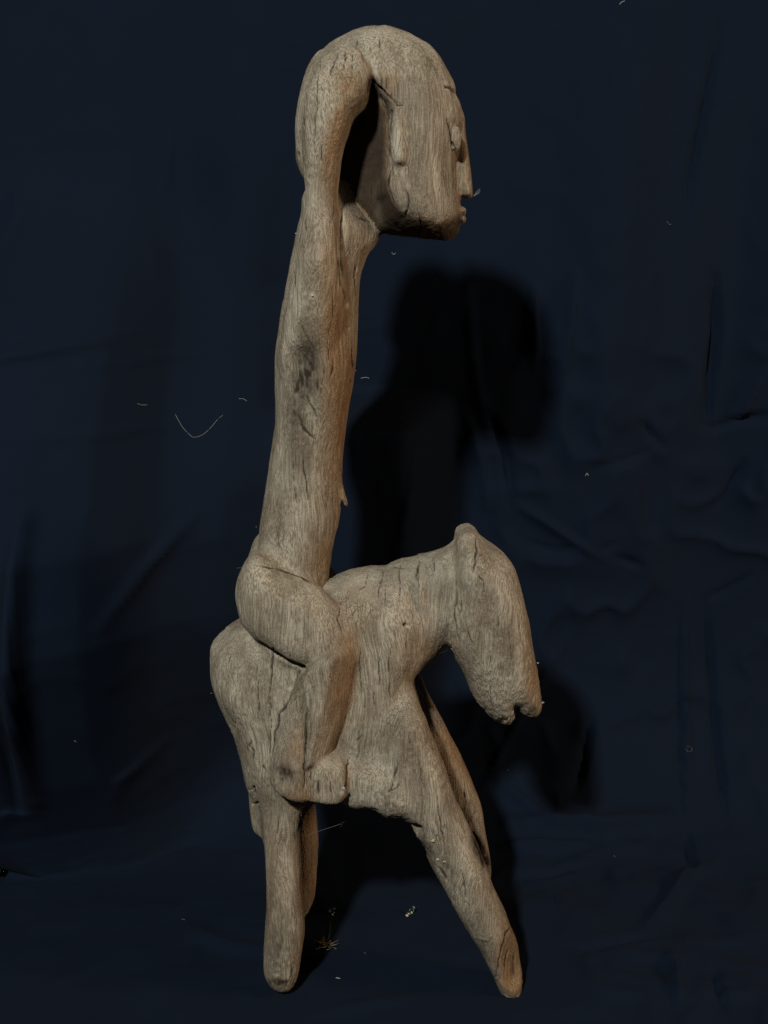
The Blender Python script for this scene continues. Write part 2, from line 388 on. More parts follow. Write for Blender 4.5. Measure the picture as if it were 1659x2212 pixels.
def worley(x, y, z, s):
    fx, fy, fz = np.floor(x).astype(np.int64), np.floor(y).astype(np.int64), np.floor(z).astype(np.int64); best = np.full(x.shape, 9.0, np.float32)
    for a in (-1, 0, 1):
        for b in (-1, 0, 1):
            for c in (-1, 0, 1):
                i, j, k = fx + a, fy + b, fz + c
                d = (i + .5 + .42 * _h(i, j, k, s) - x) ** 2 + (j + .5 + .42 * _h(i, j, k, s + 1) - y) ** 2 + (k + .5 + .42 * _h(i, j, k, s + 2) - z) ** 2
                best = np.minimum(best, d)
    return best.astype(np.float32)
gouge = worley(X / 0.017, Y / 0.017, Z / 0.034, 90)
disp = 0.0011 * lump + 0.0006 * (np.minimum(gouge, 0.6) - 0.25) - 0.00034 * np.maximum(g1 - 0.15, 0) * 1.7 - 0.0003 * g2 + 0.00075 * pm * pit
dirt = np.zeros(nv, np.float32)
crk = [ # (points, half width, depth in mm)
 ([(728,112),(716,150),(708,200)],1.8,1.3), ([(745,108),(741,150)],1.8,1.3), ([(762,112),(762,150)],1.8,1.2), ([(650,1450),(628,1495),(606,1545),(592,1590),(586,1630)],1.8,1.6), ([(560,1221),(600,1228),(650,1246),(688,1266)],2.0,1.4),
 ([(820,80),(820,105)],1.6,1.5), ([(771,85),(768,106)],1.6,1.2), ([(745,110),(748,130)],1.4,1), ([(893,88),(886,104)],1.4,1),
 ([(803,165),(808,180),(822,195),(838,205),(852,215),(865,222)],3.2,3.5), ([(852,214),(860,228),(874,226)],2,2.5),
 ([(962,187),(974,190),(984,200)],2.4,3), ([(966,262),(972,285),(976,315),(984,332)],2.2,2.2),
 ([(876,412),(881,435),(878,458),(876,470)],1.9,2.2), ([(905,465),(910,490),(904,506)],1.5,1.4), ([(840,370),(838,400),(850,440)],1.6,1.6),
 ([(808,455),(800,480),(775,470)],1.6,1.5), ([(735,450),(738,520),(740,600),(741,665)],2.2,2.6), ([(768,572),(772,640)],1.8,2),
 ([(690,130),(683,200),(680,260),(684,330)],1.5,1.1), ([(660,190),(655,300)],1.4,1.0), ([(645,330),(647,340)],2.2,2.5),
 ([(697,310),(694,350)],1.3,1.0), ([(845,240),(840,330),(846,380)],2.4,3),
 ([(662,855),(672,875),(680,888),(687,902)],2.2,2.6), ([(644,900),(652,920),(662,932),(677,948)],2.6,3), ([(685,823),(690,845)],1.8,1.6),
 ([(651,975),(656,1000),(661,1040),(664,1080)],1.6,1.6), ([(632,985),(636,1040),(638,1100)],1.2,.9), ([(711,755),(711,778)],1.6,1.4), ([(760,750),(765,800)],1.6,1.4),
 ([(700,790),(694,860)],1.2,.9), ([(720,620),(718,700),(705,760)],1.2,1.0), ([(650,700),(665,730),(680,760)],1.3,.9),
 ([(659,1530),(659,1600),(660,1700)],2.2,3), ([(590,1400),(588,1440),(585,1500)],2.0,2.2), ([(560,1450),(558,1500),(563,1560)],1.5,1.5), ([(585,1500),(588,1560),(580,1640)],1.4,1.3),
 ([(875,1350),(877,1352)],3.6,6), ([(877,1370),(876,1410)],1.4,1), ([(868,1215),(864,1240),(868,1270),(862,1300)],1.6,1.7), ([(828,1228),(822,1260),(815,1290)],1.6,1.6),
 ([(795,1235),(790,1265),(775,1275)],1.5,1.4), ([(905,1210),(900,1245),(908,1270)],1.4,1.3), ([(935,1205),(938,1235)],1.4,1.3), ([(850,1222),(880,1228)],1.4,1.2),
 ([(777,1400),(778,1450),(780,1500)],1.4,1.2), ([(840,1400),(842,1460),(846,1520)],1.2,1.0), ([(819,1420),(822,1480)],1.2,.9), ([(740,1300),(730,1340),(745,1370)],1.3,1.2),
 ([(1030,1165),(1034,1190),(1030,1215),(1020,1235)],2.4,3.2), ([(1022,1235),(1045,1255),(1048,1290)],1.3,1), ([(987,1250),(985,1330),(990,1380)],1.4,1.3),
 ([(997,1290),(996,1350)],1.2,.9), ([(1075,1300),(1078,1360)],1.2,.8), ([(1060,1400),(1056,1460),(1065,1530)],1.2,.9), ([(1100,1350),(1104,1430)],1.2,.8),
 ([(754,1640),(750,1670),(746,1715)],2.2,3),([(824,168),(822,200)],1.3,.9),([(835,168),(834,208)],1.3,1.),([(848,170),(848,212)],1.2,.9),([(860,172),(862,214)],1.2,.8), ([(690,1690),(688,1715)],2.6,3.5), ([(716,1690),(714,1712)],1.8,2), ([(675,1660),(672,1712)],1.4,1.2),
 ([(775,1600),(785,1590)],2,1.8), ([(780,1610),(776,1632),(772,1636)],2,2), ([(860,1650),(850,1680),(840,1712)],2,2.2), ([(835,1712),(850,1705),(865,1690)],1.6,1.5),
 ([(545,1600),(538,1612),(548,1622),(545,1640)],1.8,1.3), ([(566,1655),(572,1665)],2.2,2), ([(545,1705),(552,1700),(550,1718)],3,4), ([(545,1738),(556,1735)],3,4),
 ([(603,1850),(612,1872),(608,1890),(625,1900)],2,-1.2), ([(600,1760),(598,1800)],1.4,1.2), ([(630,1945),(640,1985),(632,2020)],2,-1.1), ([(600,1990),(608,2030)],2,-1.0), ([(612,2060),(625,2085)],2,-1.0),
 ([(940,1700),(948,1760),(962,1820)],1.3,1), ([(905,1640),(915,1700)],1.3,1), ([(1000,1880),(1005,1940)],1.2,1), ([(905,1815),(915,1830),(925,1850)],3,2.5), ([(945,1875),(965,1900)],2.6,2),
 ([(1030,2025),(1050,2030),(1062,2022)],2.2,-1.2), ([(1003,1690),(1010,1740)],1.6,1.6), ([(1023,1800),(1035,1840),(1048,1870)],4,4), ([(1101,2003),(1086,2040),(1078,2075),(1070,2110)],2.2,2.5),
 ([(1095,2050),(1090,2100)],1.6,1.4), ([(1110,2060),(1108,2110)],1.6,1.2)]
wob = 1.8 * noise(X / 0.004, Y / 0.004, Z / 0.006, 51) + 4.5 * noise(X / 0.02, Y / 0.02, Z / 0.014, 52)
wdv = 0.75 + 0.5 * noise(X / 0.006, Y / 0.006, Z / 0.006, 53)
R_ = np.arange(nv)
for pts, wd, dp in crk:
    a = np.array(pts, float); lo = a.min(0) - 14; hi = a.max(0) + 14
    m = (PX > lo[0]) & (PX < hi[0]) & (PY > lo[1]) & (PY < hi[1]) & (near > 0.05)
    if not m.any(): continue
    d, t = seg_dist(PX[m] + wob[m], PY[m], pts)
    e = np.exp(-(d / (wd * 1.15 * wdv[m])) ** 2) * (0.35 + 0.65 * np.sin(np.clip(t, 0.04, 0.96) * math.pi) ** 0.5) * near[m]
    disp[m] -= e * dp * 0.0010
    if dp > 0: dirt[m] = np.maximum(dirt[m], sstep(0.22, 0.8, e) * min(1, 0.75 + dp * 0.2))
# random drying cracks along the grain over the near side
for i in range(90):
    j = rng.integers(nv)
    if near[j] < 0.5 or FV[j]: continue
    cx, cy = PX[j], PY[j]; L = rng.uniform(12, 60); k = rng.uniform(-0.12, 0.12)
    pts = [(cx, cy), (cx + k * L + rng.normal(0, 2), cy + L * 0.5), (cx + k * L * 2, cy + L)]
    m = (np.abs(PX - cx) < 22) & (PY > cy - 8) & (PY < cy + L + 8) & (near > 0.05)
    d, t = seg_dist(PX[m] + wob[m], PY[m], pts)
    e = np.exp(-(d / rng.uniform(1.1, 1.5)) ** 2) * np.sin(np.clip(t, 0.04, 0.96) * math.pi) * near[m]
    dd = rng.uniform(0.5, 1.5); disp[m] -= e * dd * 0.0007; dirt[m] = np.maximum(dirt[m], sstep(0.2, 0.85, e) * 0.7 * dd)
# nibbled lower edges
for b_ in ((975,1405,12,25), (850,1735,30,12), (905,1800,12,30), (600,1690,20,10), (508,1570,10,15), (607,2116,30,14), (1100,2158,24,12), (1090,1555,20,10)):
    disp += blob(*b_) * 0.0016 * noise(X / 0.003, Y / 0.003, Z / 0.004, 61)
P = P + N * disp[:, None]
# stains: fresh brown wood, soot, pale dust; jaw and shin shade is painted in
jit = 1 + 0.9 * fbm(X / 0.02, Y / 0.02, Z / 0.05, 71, 3)
brown = np.zeros(nv, np.float32)
for cx, cy, rx, ry, a, s in ((738,880,36,330,-3,1.0),(705,620,16,120,2,.55),(755,190,40,50,-25,.5),(725,290,20,110,14,.7),(715,380,14,60,0,.5),(800,380,42,110,0,.9),(840,180,20,30,0,.6),(870,480,90,25,5,.5),(995,420,14,80,0,.5),(1010,350,10,80,0,.5),
       (740,1470,26,130,10,.75),(940,1400,45,30,-35,.55),(1155,1480,18,60,-8,.6),(1000,1650,26,160,-28,.85),(668,1830,22,120,0,.9),(640,1730,40,40,0,.45),(1104,2080,24,78,-5,1.6),(640,1620,22,60,0,.4),(715,1690,25,25,0,.35),(590,1900,30,160,0,.25),(700,1200,30,60,5,.6)):  # the shin patch paints in the shade of its right-facing side
    brown = np.maximum(brown, blob(cx, cy, rx, ry, a) * s)
brown = np.maximum(brown, 0.55 * blob(984, 306, 10, 26)); brown = np.maximum(brown, 0.5 * sstep(0.0, 0.4, N[:, 1]))      # the sheltered back kept its brown
jaw_shade = in_poly(PX, PY, JAW + [(1020,600),(800,530),(740,430),(728,300),(742,230),(765,165)]) * near * sstep(-0.034, -0.026, Y) * FV  # mask for the shade painted into the cheek hollow and underjaw
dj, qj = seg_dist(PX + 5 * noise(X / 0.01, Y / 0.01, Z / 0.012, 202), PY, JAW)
jaw_shade = jaw_shade * sstep(-2, 26, dj)
brown = np.maximum(brown, 0.9 * jaw_shade)
brown = np.clip(brown * 1.25 * jit, 0, 1)
char_shade = np.zeros(nv, np.float32)
for cx, cy, rx, ry, a, s in ((655,815,27,66,8,.75),(640,880,28,90,0,.42),(804,188,12,28,0,1.0),(604,2050,30,70,0,.32),(1035,2050,22,60,-28,.35),(590,1960,16,60,0,.2),(820,2000,1,1,0,0),(620,1668,26,12,25,.75),(1040,1840,10,40,-25,1.2),(920,1830,16,46,-28,.45),(607,2122,26,8,0,.8),(600,2020,26,70,0,.3),(1090,1555,24,10,0,.7),(1150,1535,14,10,0,.6),(960,1860,14,50,-28,.4),(975,440,22,60,0,.1),(812,235,30,55,0,.75),(790,330,34,110,0,.45),(830,460,60,30,20,.35),(940,495,50,14,0,.35)):  # soot, plus painted shade in the cheek hollow and underjaw
    char_shade = np.maximum(char_shade, blob(cx, cy, rx, ry, a) * s)
char_shade = np.clip(1.5 * char_shade * (0.85 + 0.35 * fbm(X / 0.012, Y / 0.012, Z / 0.03, 81, 3) + 0.9 * fbm(X / 0.0022, Y / 0.0022, Z / 0.005, 82, 2)), 0, 1)
char_shade = np.maximum(char_shade, jaw_shade * np.clip(0.92 + 0.18 * fbm(X / 0.02, Y / 0.02, Z / 0.05, 83, 3), 0, 0.98))  # shade of the hollow painted as near-black colour
pale = np.zeros(nv, np.float32)
for cx, cy, rx, ry, a, s in ((750,660,3,6,0,.8),(738,520,6,130,0,.5),(858,315,12,48,0,.55),(741,1712,7,5,0,1.),(675,638,4,6,0,.9),(810,158,5,14,0,.4),(715,1640,30,12,0,.4),(760,1250,80,30,0,.25),(920,1250,90,40,0,.25)):
    pale = np.maximum(pale, blob(cx, cy, rx, ry, a) * s)
pale = np.clip(pale * jit, 0, 1)
dirt = np.maximum(dirt, 0.42 * blob(1104, 2070, 15, 56, -8)); dirt = np.maximum(dirt, 0.5 * blob(608, 2121, 24, 8))
weather_shade = np.stack([brown, char_shade, pale, dirt], 1).astype(np.float32)

# ------------------------------------------------------------------ materials
def nodes(mat):
    mat.use_nodes = True; nt = mat.node_tree; return nt, nt.nodes, nt.links, nt.nodes['Principled BSDF']
def nn(ns, t, **kw):
    n = ns.new(t)
    for k, v in kw.items(): setattr(n, k, v)
    return n
def mixc(ns, ls, fac, a, b, blend='MIX'):
    m = ns.new('ShaderNodeMix'); m.data_type = 'RGBA'; m.blend_type = blend
    for s, v in ((m.inputs[0], fac), (m.inputs[6], a), (m.inputs[7], b)):
        if hasattr(v, 'is_linked') or hasattr(v, 'links'): ls.new(v, s)
        else: s.default_value = v if not isinstance(v, tuple) else (*v, 1)
    return m.outputs[2]
def ramp(ns, ls, src, a, b, lo=0.0, hi=1.0):
    m = ns.new('ShaderNodeMapRange'); m.inputs[1].default_value = a; m.inputs[2].default_value = b; m.inputs[3].default_value = lo; m.inputs[4].default_value = hi
    m.interpolation_type = 'SMOOTHSTEP'; ls.new(src, m.inputs[0]); return m.outputs[0]
def math_(ns, ls, op, a, b):
    m = ns.new('ShaderNodeMath'); m.operation = op
    for s, v in ((m.inputs[0], a), (m.inputs[1], b)):
        if hasattr(v, 'links'): ls.new(v, s)
        else: s.default_value = v
    return m.outputs[0]

wood = bpy.data.materials.new('weathered_wood')
nt, ns, ls, bs = nodes(wood)
tc = ns.new('ShaderNodeTexCoord').outputs['Object']
def mapped(scale, src=tc):
    m = ns.new('ShaderNodeMapping'); m.inputs['Scale'].default_value = scale; ls.new(src, m.inputs[0]); return m.outputs[0]
def tex(scale3, detail=3, rough=0.55, dist=0.0, src=tc):
    n = ns.new('ShaderNodeTexNoise'); n.inputs['Scale'].default_value = 1; n.inputs['Detail'].default_value = detail
    n.inputs['Roughness'].default_value = rough; n.inputs['Distortion'].default_value = dist; ls.new(mapped(scale3, src), n.inputs['Vector']); return n.outputs['Fac']
# grain waver
wv = ns.new('ShaderNodeTexNoise'); wv.inputs['Scale'].default_value = 28; wv.inputs['Detail'].default_value = 2; ls.new(tc, wv.inputs['Vector'])
vs = ns.new('ShaderNodeVectorMath'); vs.operation = 'SCALE'; vs.inputs['Scale'].default_value = 0.006; ls.new(wv.outputs['Color'], vs.inputs[0])
va = ns.new('ShaderNodeVectorMath'); va.operation = 'ADD'; ls.new(tc, va.inputs[0]); ls.new(vs.outputs[0], va.inputs[1]); v0 = va.outputs[0]
wv2 = ns.new('ShaderNodeTexNoise'); wv2.inputs['Scale'].default_value = 9; wv2.inputs['Detail'].default_value = 1; ls.new(tc, wv2.inputs['Vector'])
vs2 = ns.new('ShaderNodeVectorMath'); vs2.operation = 'MULTIPLY'; vs2.inputs[1].default_value = (0.035, 0.035, 0.0); ls.new(wv2.outputs['Color'], vs2.inputs[0])
va2 = ns.new('ShaderNodeVectorMath'); va2.operation = 'ADD'; ls.new(v0, va2.inputs[0]); ls.new(vs2.outputs[0], va2.inputs[1]); warped = va2.outputs[0]
fine = tex((950, 950, 20), 3, 0.6, 0, warped)
mid = tex((430, 430, 10), 3, 0.6, 0, warped)
broad = tex((45, 45, 18), 3, 0.6)
speck = tex((620, 620, 420), 2, 0.7)
lumpn = tex((210, 210, 120), 3, 0.6)
vo = ns.new('ShaderNodeTexVoronoi'); vo.feature = 'DISTANCE_TO_EDGE'; vo.inputs['Scale'].default_value = 1; ls.new(mapped((230, 230, 20), warped), vo.inputs['Vector'])
chk = ramp(ns, ls, vo.outputs['Distance'], 0.0, 0.055, 1, 0)
chm = math_(ns, ls, 'MULTIPLY', chk, ramp(ns, ls, tex((38, 38, 24), 2, 0.5), 0.54, 0.72))
at_n = ns.new('ShaderNodeAttribute'); at_n.attribute_name = 'weather_shade'; sp = ns.new('ShaderNodeSeparateColor'); ls.new(at_n.outputs['Color'], sp.inputs[0])
c = mixc(ns, ls, ramp(ns, ls, broad, 0.32, 0.68), (0.150, 0.122, 0.091), (0.292, 0.254, 0.200))
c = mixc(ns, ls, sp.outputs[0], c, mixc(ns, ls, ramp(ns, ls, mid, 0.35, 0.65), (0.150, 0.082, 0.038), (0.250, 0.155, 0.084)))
c = mixc(ns, ls, ramp(ns, ls, fine, 0.38, 0.60, 0.66, 0.0), c, (0.075, 0.052, 0.034))
c = mixc(ns, ls, ramp(ns, ls, mid, 0.50, 0.66, 0.0, 0.42), c, (0.08, 0.06, 0.038))
c = mixc(ns, ls, ramp(ns, ls, speck, 0.56, 0.72, 0.0, 0.38), c, (0.38, 0.32, 0.24))
c = mixc(ns, ls, ramp(ns, ls, lumpn, 0.34, 0.22, 0.0, 0.7), c, (0.06, 0.042, 0.028))
c = mixc(ns, ls, sp.outputs[2], c, (0.36, 0.33, 0.27))
c = mixc(ns, ls, sp.outputs[1], c, (0.022, 0.015, 0.010))  # soot and the painted shade of the jaw hollow
c = mixc(ns, ls, math_(ns, ls, 'MULTIPLY', chm, 0.55), c, (0.03, 0.02, 0.013))
c = mixc(ns, ls, math_(ns, ls, 'MULTIPLY', at_n.outputs['Alpha'], 0.9), c, (0.014, 0.009, 0.006))
ls.new(c, bs.inputs['Base Color']); bs.inputs['Roughness'].default_value = 0.88; bs.inputs['Specular IOR Level'].default_value = 0.18
hgt = math_(ns, ls, 'ADD', math_(ns, ls, 'MULTIPLY', fine, 0.55), math_(ns, ls, 'MULTIPLY', mid, 0.5))
hgt = math_(ns, ls, 'ADD', hgt, math_(ns, ls, 'MULTIPLY', lumpn, 0.75))
hgt = math_(ns, ls, 'ADD', hgt, math_(ns, ls, 'MULTIPLY', speck, 0.35))
hgt = math_(ns, ls, 'SUBTRACT', hgt, math_(ns, ls, 'MULTIPLY', chm, 0.6))
bp = ns.new('ShaderNodeBump'); bp.inputs['Strength'].default_value = 0.75; bp.inputs['Distance'].default_value = 0.0016
ls.new(hgt, bp.inputs['Height']); ls.new(bp.outputs[0], bs.inputs['Normal'])

# ------------------------------------------------------------------ split the carving into its parts
root = bpy.data.objects.new('equestrian_carving', None); col.objects.link(root)
root['label'] = 'weathered wooden carving of a rider with raised arm on a horse on navy cloth'
root['category'] = 'wood carving'
full = mesh_np('full', P, Q)
FN = np.empty(nv * 3, np.float32); full.vertex_normals.foreach_get('vector', FN); FN = FN.reshape(-1, 3)
bpy.data.meshes.remove(full)

def part(ids, name, parent, label=None):
    m = np.isin(FL, [ID[i] for i in ids]); q = Q[m]
    if not len(q): return None
    u, inv = np.unique(q, return_inverse=True)
    me = mesh_np(name, P[u], inv.reshape(-1, 4))
    a = me.attributes.new('weather_shade', 'FLOAT_COLOR', 'POINT'); a.data.foreach_set('color', weather_shade[u].ravel())
    me.normals_split_custom_set_from_vertices(FN[u])
    me.materials.append(wood)
    o = bpy.data.objects.new(name, me); col.objects.link(o); o.parent = parent
    if label: o['label'] = label
    return o
torso_o = part(['rider_torso', 'none'], 'rider_torso', root)
head_o = part(['rider_head', 'hair_edge'], 'rider_head', root)
part(['nose'], 'nose', head_o); part(['mouth'], 'mouth', head_o)
part(['eye'], 'eye', head_o); part(['far_eye'], 'eye', head_o); part(['ear'], 'ear', head_o); part(['far_ear'], 'ear', head_o)
part(['raised_arm'], 'raised_arm', root); part(['far_arm'], 'raised_arm', root)
l1 = part(['rider_leg'], 'rider_leg', root); part(['rider_foot'], 'foot', l1)
l2 = part(['far_leg'], 'rider_leg', root); part(['far_foot'], 'foot', l2)
part(['horse_body'], 'horse_body', root)
hho = part(['horse_head'], 'horse_head', root); part(['horse_ear'], 'horse_ear', hho); part(['far_horse_ear'], 'horse_ear', hho)
part(['horse_tail'], 'horse_tail', root)
part(['hind_near'], 'horse_leg', root); part(['hind_far'], 'horse_leg', root)
part(['fore_near'], 'horse_leg', root, 'front leg with a fresh brown break at its foot'); part(['fore_far'], 'horse_leg', root, 'short pointed front leg with a sooty hollow')

# ------------------------------------------------------------------ the cloth: hangs behind and runs out over the ground
NS, NT = 700, 620
xs = np.linspace(-1.9, 1.6, NS)
WY = 0.42; RR = 0.25
wall_h = 1.45; arc = RR * math.pi / 2; floor_l = 1.6
total = wall_h - RR + arc + floor_l
ts = np.linspace(0, total, NT)
t1 = wall_h - RR
cy_ = np.where(ts < t1, WY, np.where(ts < t1 + arc, WY - RR + RR * np.cos((ts - t1) / RR), WY - RR - (ts - t1 - arc)))
cz_ = np.where(ts < t1, wall_h - ts, np.where(ts < t1 + arc, RR - RR * np.sin((ts - t1) / RR), 0.0))
ny = np.where(ts < t1, -1.0, np.where(ts < t1 + arc, -np.cos((ts - t1) / RR), 0.0))
nz = np.where(ts < t1, 0.0, np.where(ts < t1 + arc, np.sin((ts - t1) / RR), 1.0))
CX, CT = np.meshgrid(xs, ts, indexing='ij')
CY = np.broadcast_to(cy_, CX.shape).copy(); CZ = np.broadcast_to(cz_, CX.shape).copy()
NYc = np.broadcast_to(ny, CX.shape); NZc = np.broadcast_to(nz, CX.shape)
QX, QY = proj(CX, np.maximum(CY, -0.9), CZ)
wallm = sstep(t1 + arc, t1 - 0.1, CT); floorm = 1 - sstep(t1 - 0.05, t1 + arc, CT)
floorm = sstep(t1 - 0.02, t1 + arc + 0.02, CT)
D = 0.055 * noise(CX / 0.17 + 0.2 * CT, CT / 1.3, 0.5, 101) * wallm + 0.020 * noise(CX / 0.075 + CT * 0.5, CT / 0.7, 0.5, 102) * wallm
D = D + 0.003 * noise(CX / 0.06, CT / 0.25, 0.5, 103) * wallm
D = D + floorm * (0.008 * np.maximum(fbm(CX / 0.2, CT / 0.14, 0.5, 104, 2), -0.2) + 0.0025 * fbm(CX / 0.06, CT / 0.05, 0.5, 105, 2)) 
rid = 1 - np.abs(fbm(CX / 0.11 + 0.25 * CT, CT / 0.13, 0.5, 106, 3)) * 2.2
D = D + 0.0070 * np.maximum(rid, 0) ** 3 * sstep(850, 1250, QX) * sstep(500, 1000, QY) * (1 - 0.35 * floorm)
D = D + 0.0022 * np.maximum(rid, 0) ** 3
folds = [ # points in photo units, half width, height in mm
 ([(0,762),(110,742),(223,722),(339,704)],10,3.0), ([(268,762),(420,752),(593,738)],7,2.0), ([(0,876),(250,880),(585,880)],7,1.8), ([(600,745),(850,700)],6,1.2),
 ([(332,1209),(400,1120),(470,1043)],12,3), ([(105,1130),(130,1210),(140,1300)],9,4), ([(95,1300),(110,1400),(115,1520)],10,5),
 ([(205,1010),(203,1150),(200,1300),(195,1420),(185,1580)],16,12), ([(165,1350),(160,1450),(150,1600)],10,-8), ([(0,1440),(60,1390),(100,1340),(120,1290)],18,10),
 ([(45,400),(60,460),(45,510)],7,2.5), ([(15,400),(20,450)],6,2), ([(370,280),(360,420)],10,1.5),
 ([(1545,60),(1525,180),(1500,300),(1480,400),(1476,470)],7,-4.5), ([(1538,600),(1540,720),(1528,830),(1523,920)],9,-6), ([(1151,620),(1152,700),(1150,790)],8,2.5), ([(1237,590),(1225,680),(1206,790)],8,4),
 ([(1379,903),(1400,935),(1424,962)],7,-3.5), ([(1275,1002),(1330,990),(1394,967)],6,-2.5), ([(1538,927),(1590,905),(1659,893)],8,-5), ([(1600,1000),(1570,1060),(1545,1090)],10,-4), ([(1560,930),(1600,880),(1640,800)],9,3),
 ([(1110,1080),(1160,1110),(1220,1150),(1300,1200)],8,2.5), ([(1130,1160),(1190,1180),(1250,1175)],6,-2.2), ([(1325,1195),(1380,1215)],7,-3.5), ([(1290,1180),(1330,1160)],6,-2),
 ([(1476,1290),(1480,1500),(1486,1790)],6,4.5), ([(1521,1305),(1540,1550),(1566,1790)],7,-5), ([(1622,1238),(1575,1270),(1526,1296)],6,-3.5), ([(1246,1333),(1150,1500),(1035,1725)],4.5,2.4),
 ([(1273,1560),(1262,1640),(1241,1710)],9,-5), ([(1119,1899),(1190,1890),(1262,1873)],7,-4), ([(1087,1830),(1180,1832),(1273,1825)],9,3.5), ([(1262,2063),(1340,2040),(1421,2026)],8,-3),
 ([(1480,1790),(1492,1870),(1500,1900)],10,-4), ([(1195,1930),(1205,1965)],6,-2.5), ([(1400,2000),(1440,1960),(1480,1900),(1550,1860)],12,4), ([(1450,2060),(1462,2120),(1470,2180)],10,3.5), ([(1540,2100),(1560,2180)],8,-3),
 ([(1010,620),(1020,760),(1040,900)],9,1.2), ([(1060,900),(1090,980),(1100,1080)],8,-3.5), ([(1010,900),(1040,1000),(1050,1090)],7,3), ([(900,880),(890,980),(870,1100)],8,2.5), ([(1100,1780),(1300,1790),(1440,1770)],16,5),
 ([(300,1640),(330,1560),(400,1500)],12,2.5), ([(90,1640),(130,1600),(180,1610)],12,3), ([(400,2000),(500,2040),(620,2060)],14,2), ([(640,2190),(900,2150)],14,1.5), ([(1000,1500),(960,1400)],6,2), ([(1080,1700),(1150,1750),(1200,1790)],10,3)]
for pts, wd, hm in folds:
    d, t = seg_dist(QX, QY, pts)
    D = D + hm * (0.0034 if wd > 7.5 else 0.0024) * np.exp(-(d / wd) ** 2) * np.sin(np.clip(t, 0.05, 0.95) * math.pi) ** 0.6 * (CY > -0.5)
# the long roll where the hanging cloth meets the ground at the left
d, t = seg_dist(QX, QY, [(-200,1850),(0,1868),(90,1886),(170,1878),(300,1848),(400,1800),(480,1775),(560,1770)])
lw = sstep(640, 420, QX)
yl = np.interp(QX, [-200, 0, 90, 170, 300, 400, 480, 560, 700], [1860, 1885, 1905, 1897, 1867, 1818, 1796, 1792, 1790])
sd = yl - QY

D = np.where(CY < -0.15, D * 0.5, D)
# keep the ground level under the feet
for fx, fy in ((607, 2125), (1102, 2165)):
    c = at(fx, fy, -0.035); r = np.hypot(CX - c[0], CY - c[1]); D = D * np.where(CZ < 0.01, sstep(0.02, 0.09, r), 1)
for fx, fy in ((610, 2120), (1100, 2160), (640, 1985)):
    c = at(fx, fy, -0.035 if fy > 2000 else 0.08); r = np.hypot(CX - c[0], CY - c[1]); th_ = np.arctan2(CY - c[1], CX - c[0])
    D = D + (0.0022 + 0.0022 * noise(th_ * 1.6 + 9, r / 0.05, 0.5, int(fx))) * np.exp(-((r - 0.036) / 0.016) ** 2) * floorm
D = D - 0.001 * floorm
lean = np.interp(CZ, [0, 0.3, 0.6, 1.4], [0, 0.0, -0.01, 0.01])
mixq = sstep(560, 740, QX)
lean = lean - 0.15 * sstep(990, 860, QX) * ((1 - mixq) * sstep(600, 1020, QY) + mixq * sstep(835, 905, QY)) * sstep(0.02, 0.30, CZ) * (CT < t1 + arc)
lean = lean - 0.085 * np.exp(-((QX - 20) / 230) ** 2) * np.exp(-((QY - 1290) / 190) ** 2)
w_l = sstep(620, 330, QX) * sstep(0.85, 0.6, CZ) * (CT < t1 + arc)
ycr = 0.707 / np.tan(PITCH + np.arctan((yl - 1106) / 1106 * TH)) - 1.10
Yt = ycr + np.interp(CZ, [0, 0.05, 0.12, 0.2, 0.3, 0.4, 0.55, 0.7, 0.85], [0.006, -0.005, -0.04, -0.07, -0.10, -0.09, 0.0, 0.10, 0.19])
lean = lean * (1 - w_l) + (Yt - CY) * w_l
CYd = CY + NYc * D + lean; CZd = CZ + NZc * D
Pc = np.stack([CX, CYd, CZd], -1).reshape(-1, 3)
ii = np.arange(NS * NT).reshape(NS, NT)
Qc = np.stack([ii[:-1, :-1], ii[:-1, 1:], ii[1:, 1:], ii[1:, :-1]], -1).reshape(-1, 4)
mc = mesh_np('navy_cloth', Pc, Qc)
cloth = bpy.data.objects.new('backdrop', mc); col.objects.link(cloth)
cloth['kind'] = 'structure'; cloth['label'] = 'dark navy cotton cloth hanging behind the carving and spread under its feet'
cm = bpy.data.materials.new('navy_cotton'); nt, ns, ls, bs = nodes(cm)
tc = ns.new('ShaderNodeTexCoord').outputs['Object']
broad = tex((5, 5, 3.2), 3, 0.55); thr = tex((420, 400, 36), 3, 0.8); thr2 = tex((30, 400, 420), 3, 0.8); fold_shade = tex((7.5, 3, 1.1), 3, 0.5, 0.4); faint = tex((40, 40, 40), 4, 0.7)
c = mixc(ns, ls, ramp(ns, ls, broad, 0.36, 0.66), (0.0034, 0.0078, 0.0200), (0.0074, 0.0100, 0.0165))
c = mixc(ns, ls, ramp(ns, ls, fold_shade, 0.43, 0.62, 0.0, 0.9), c, (0.0022, 0.0032, 0.0046))  # fold shading painted into the cloth colour as dark vertical bands
c = mixc(ns, ls, ramp(ns, ls, thr, 0.42, 0.64, 0.0, 0.62), c, (0.0125, 0.0185, 0.033))
c = mixc(ns, ls, ramp(ns, ls, thr2, 0.40, 0.60, 0.62, 0.0), c, (0.001, 0.002, 0.004))
c = mixc(ns, ls, ramp(ns, ls, faint, 0.58, 0.80, 0.0, 0.6), c, (0.017, 0.021, 0.027))
ls.new(c, bs.inputs['Base Color']); bs.inputs['Roughness'].default_value = 0.95; bs.inputs['Specular IOR Level'].default_value = 0.02
bs.inputs['Sheen Weight'].default_value = 0.004; bs.inputs['Sheen Roughness'].default_value = 0.6
bp = ns.new('ShaderNodeBump'); bp.inputs['Strength'].default_value = 0.5; bp.inputs['Distance'].default_value = 0.0006
ls.new(math_(ns, ls, 'ADD', thr, thr2), bp.inputs['Height'])
bp2 = ns.new('ShaderNodeBump'); bp2.inputs['Strength'].default_value = 0.5; bp2.inputs['Distance'].default_value = 0.006
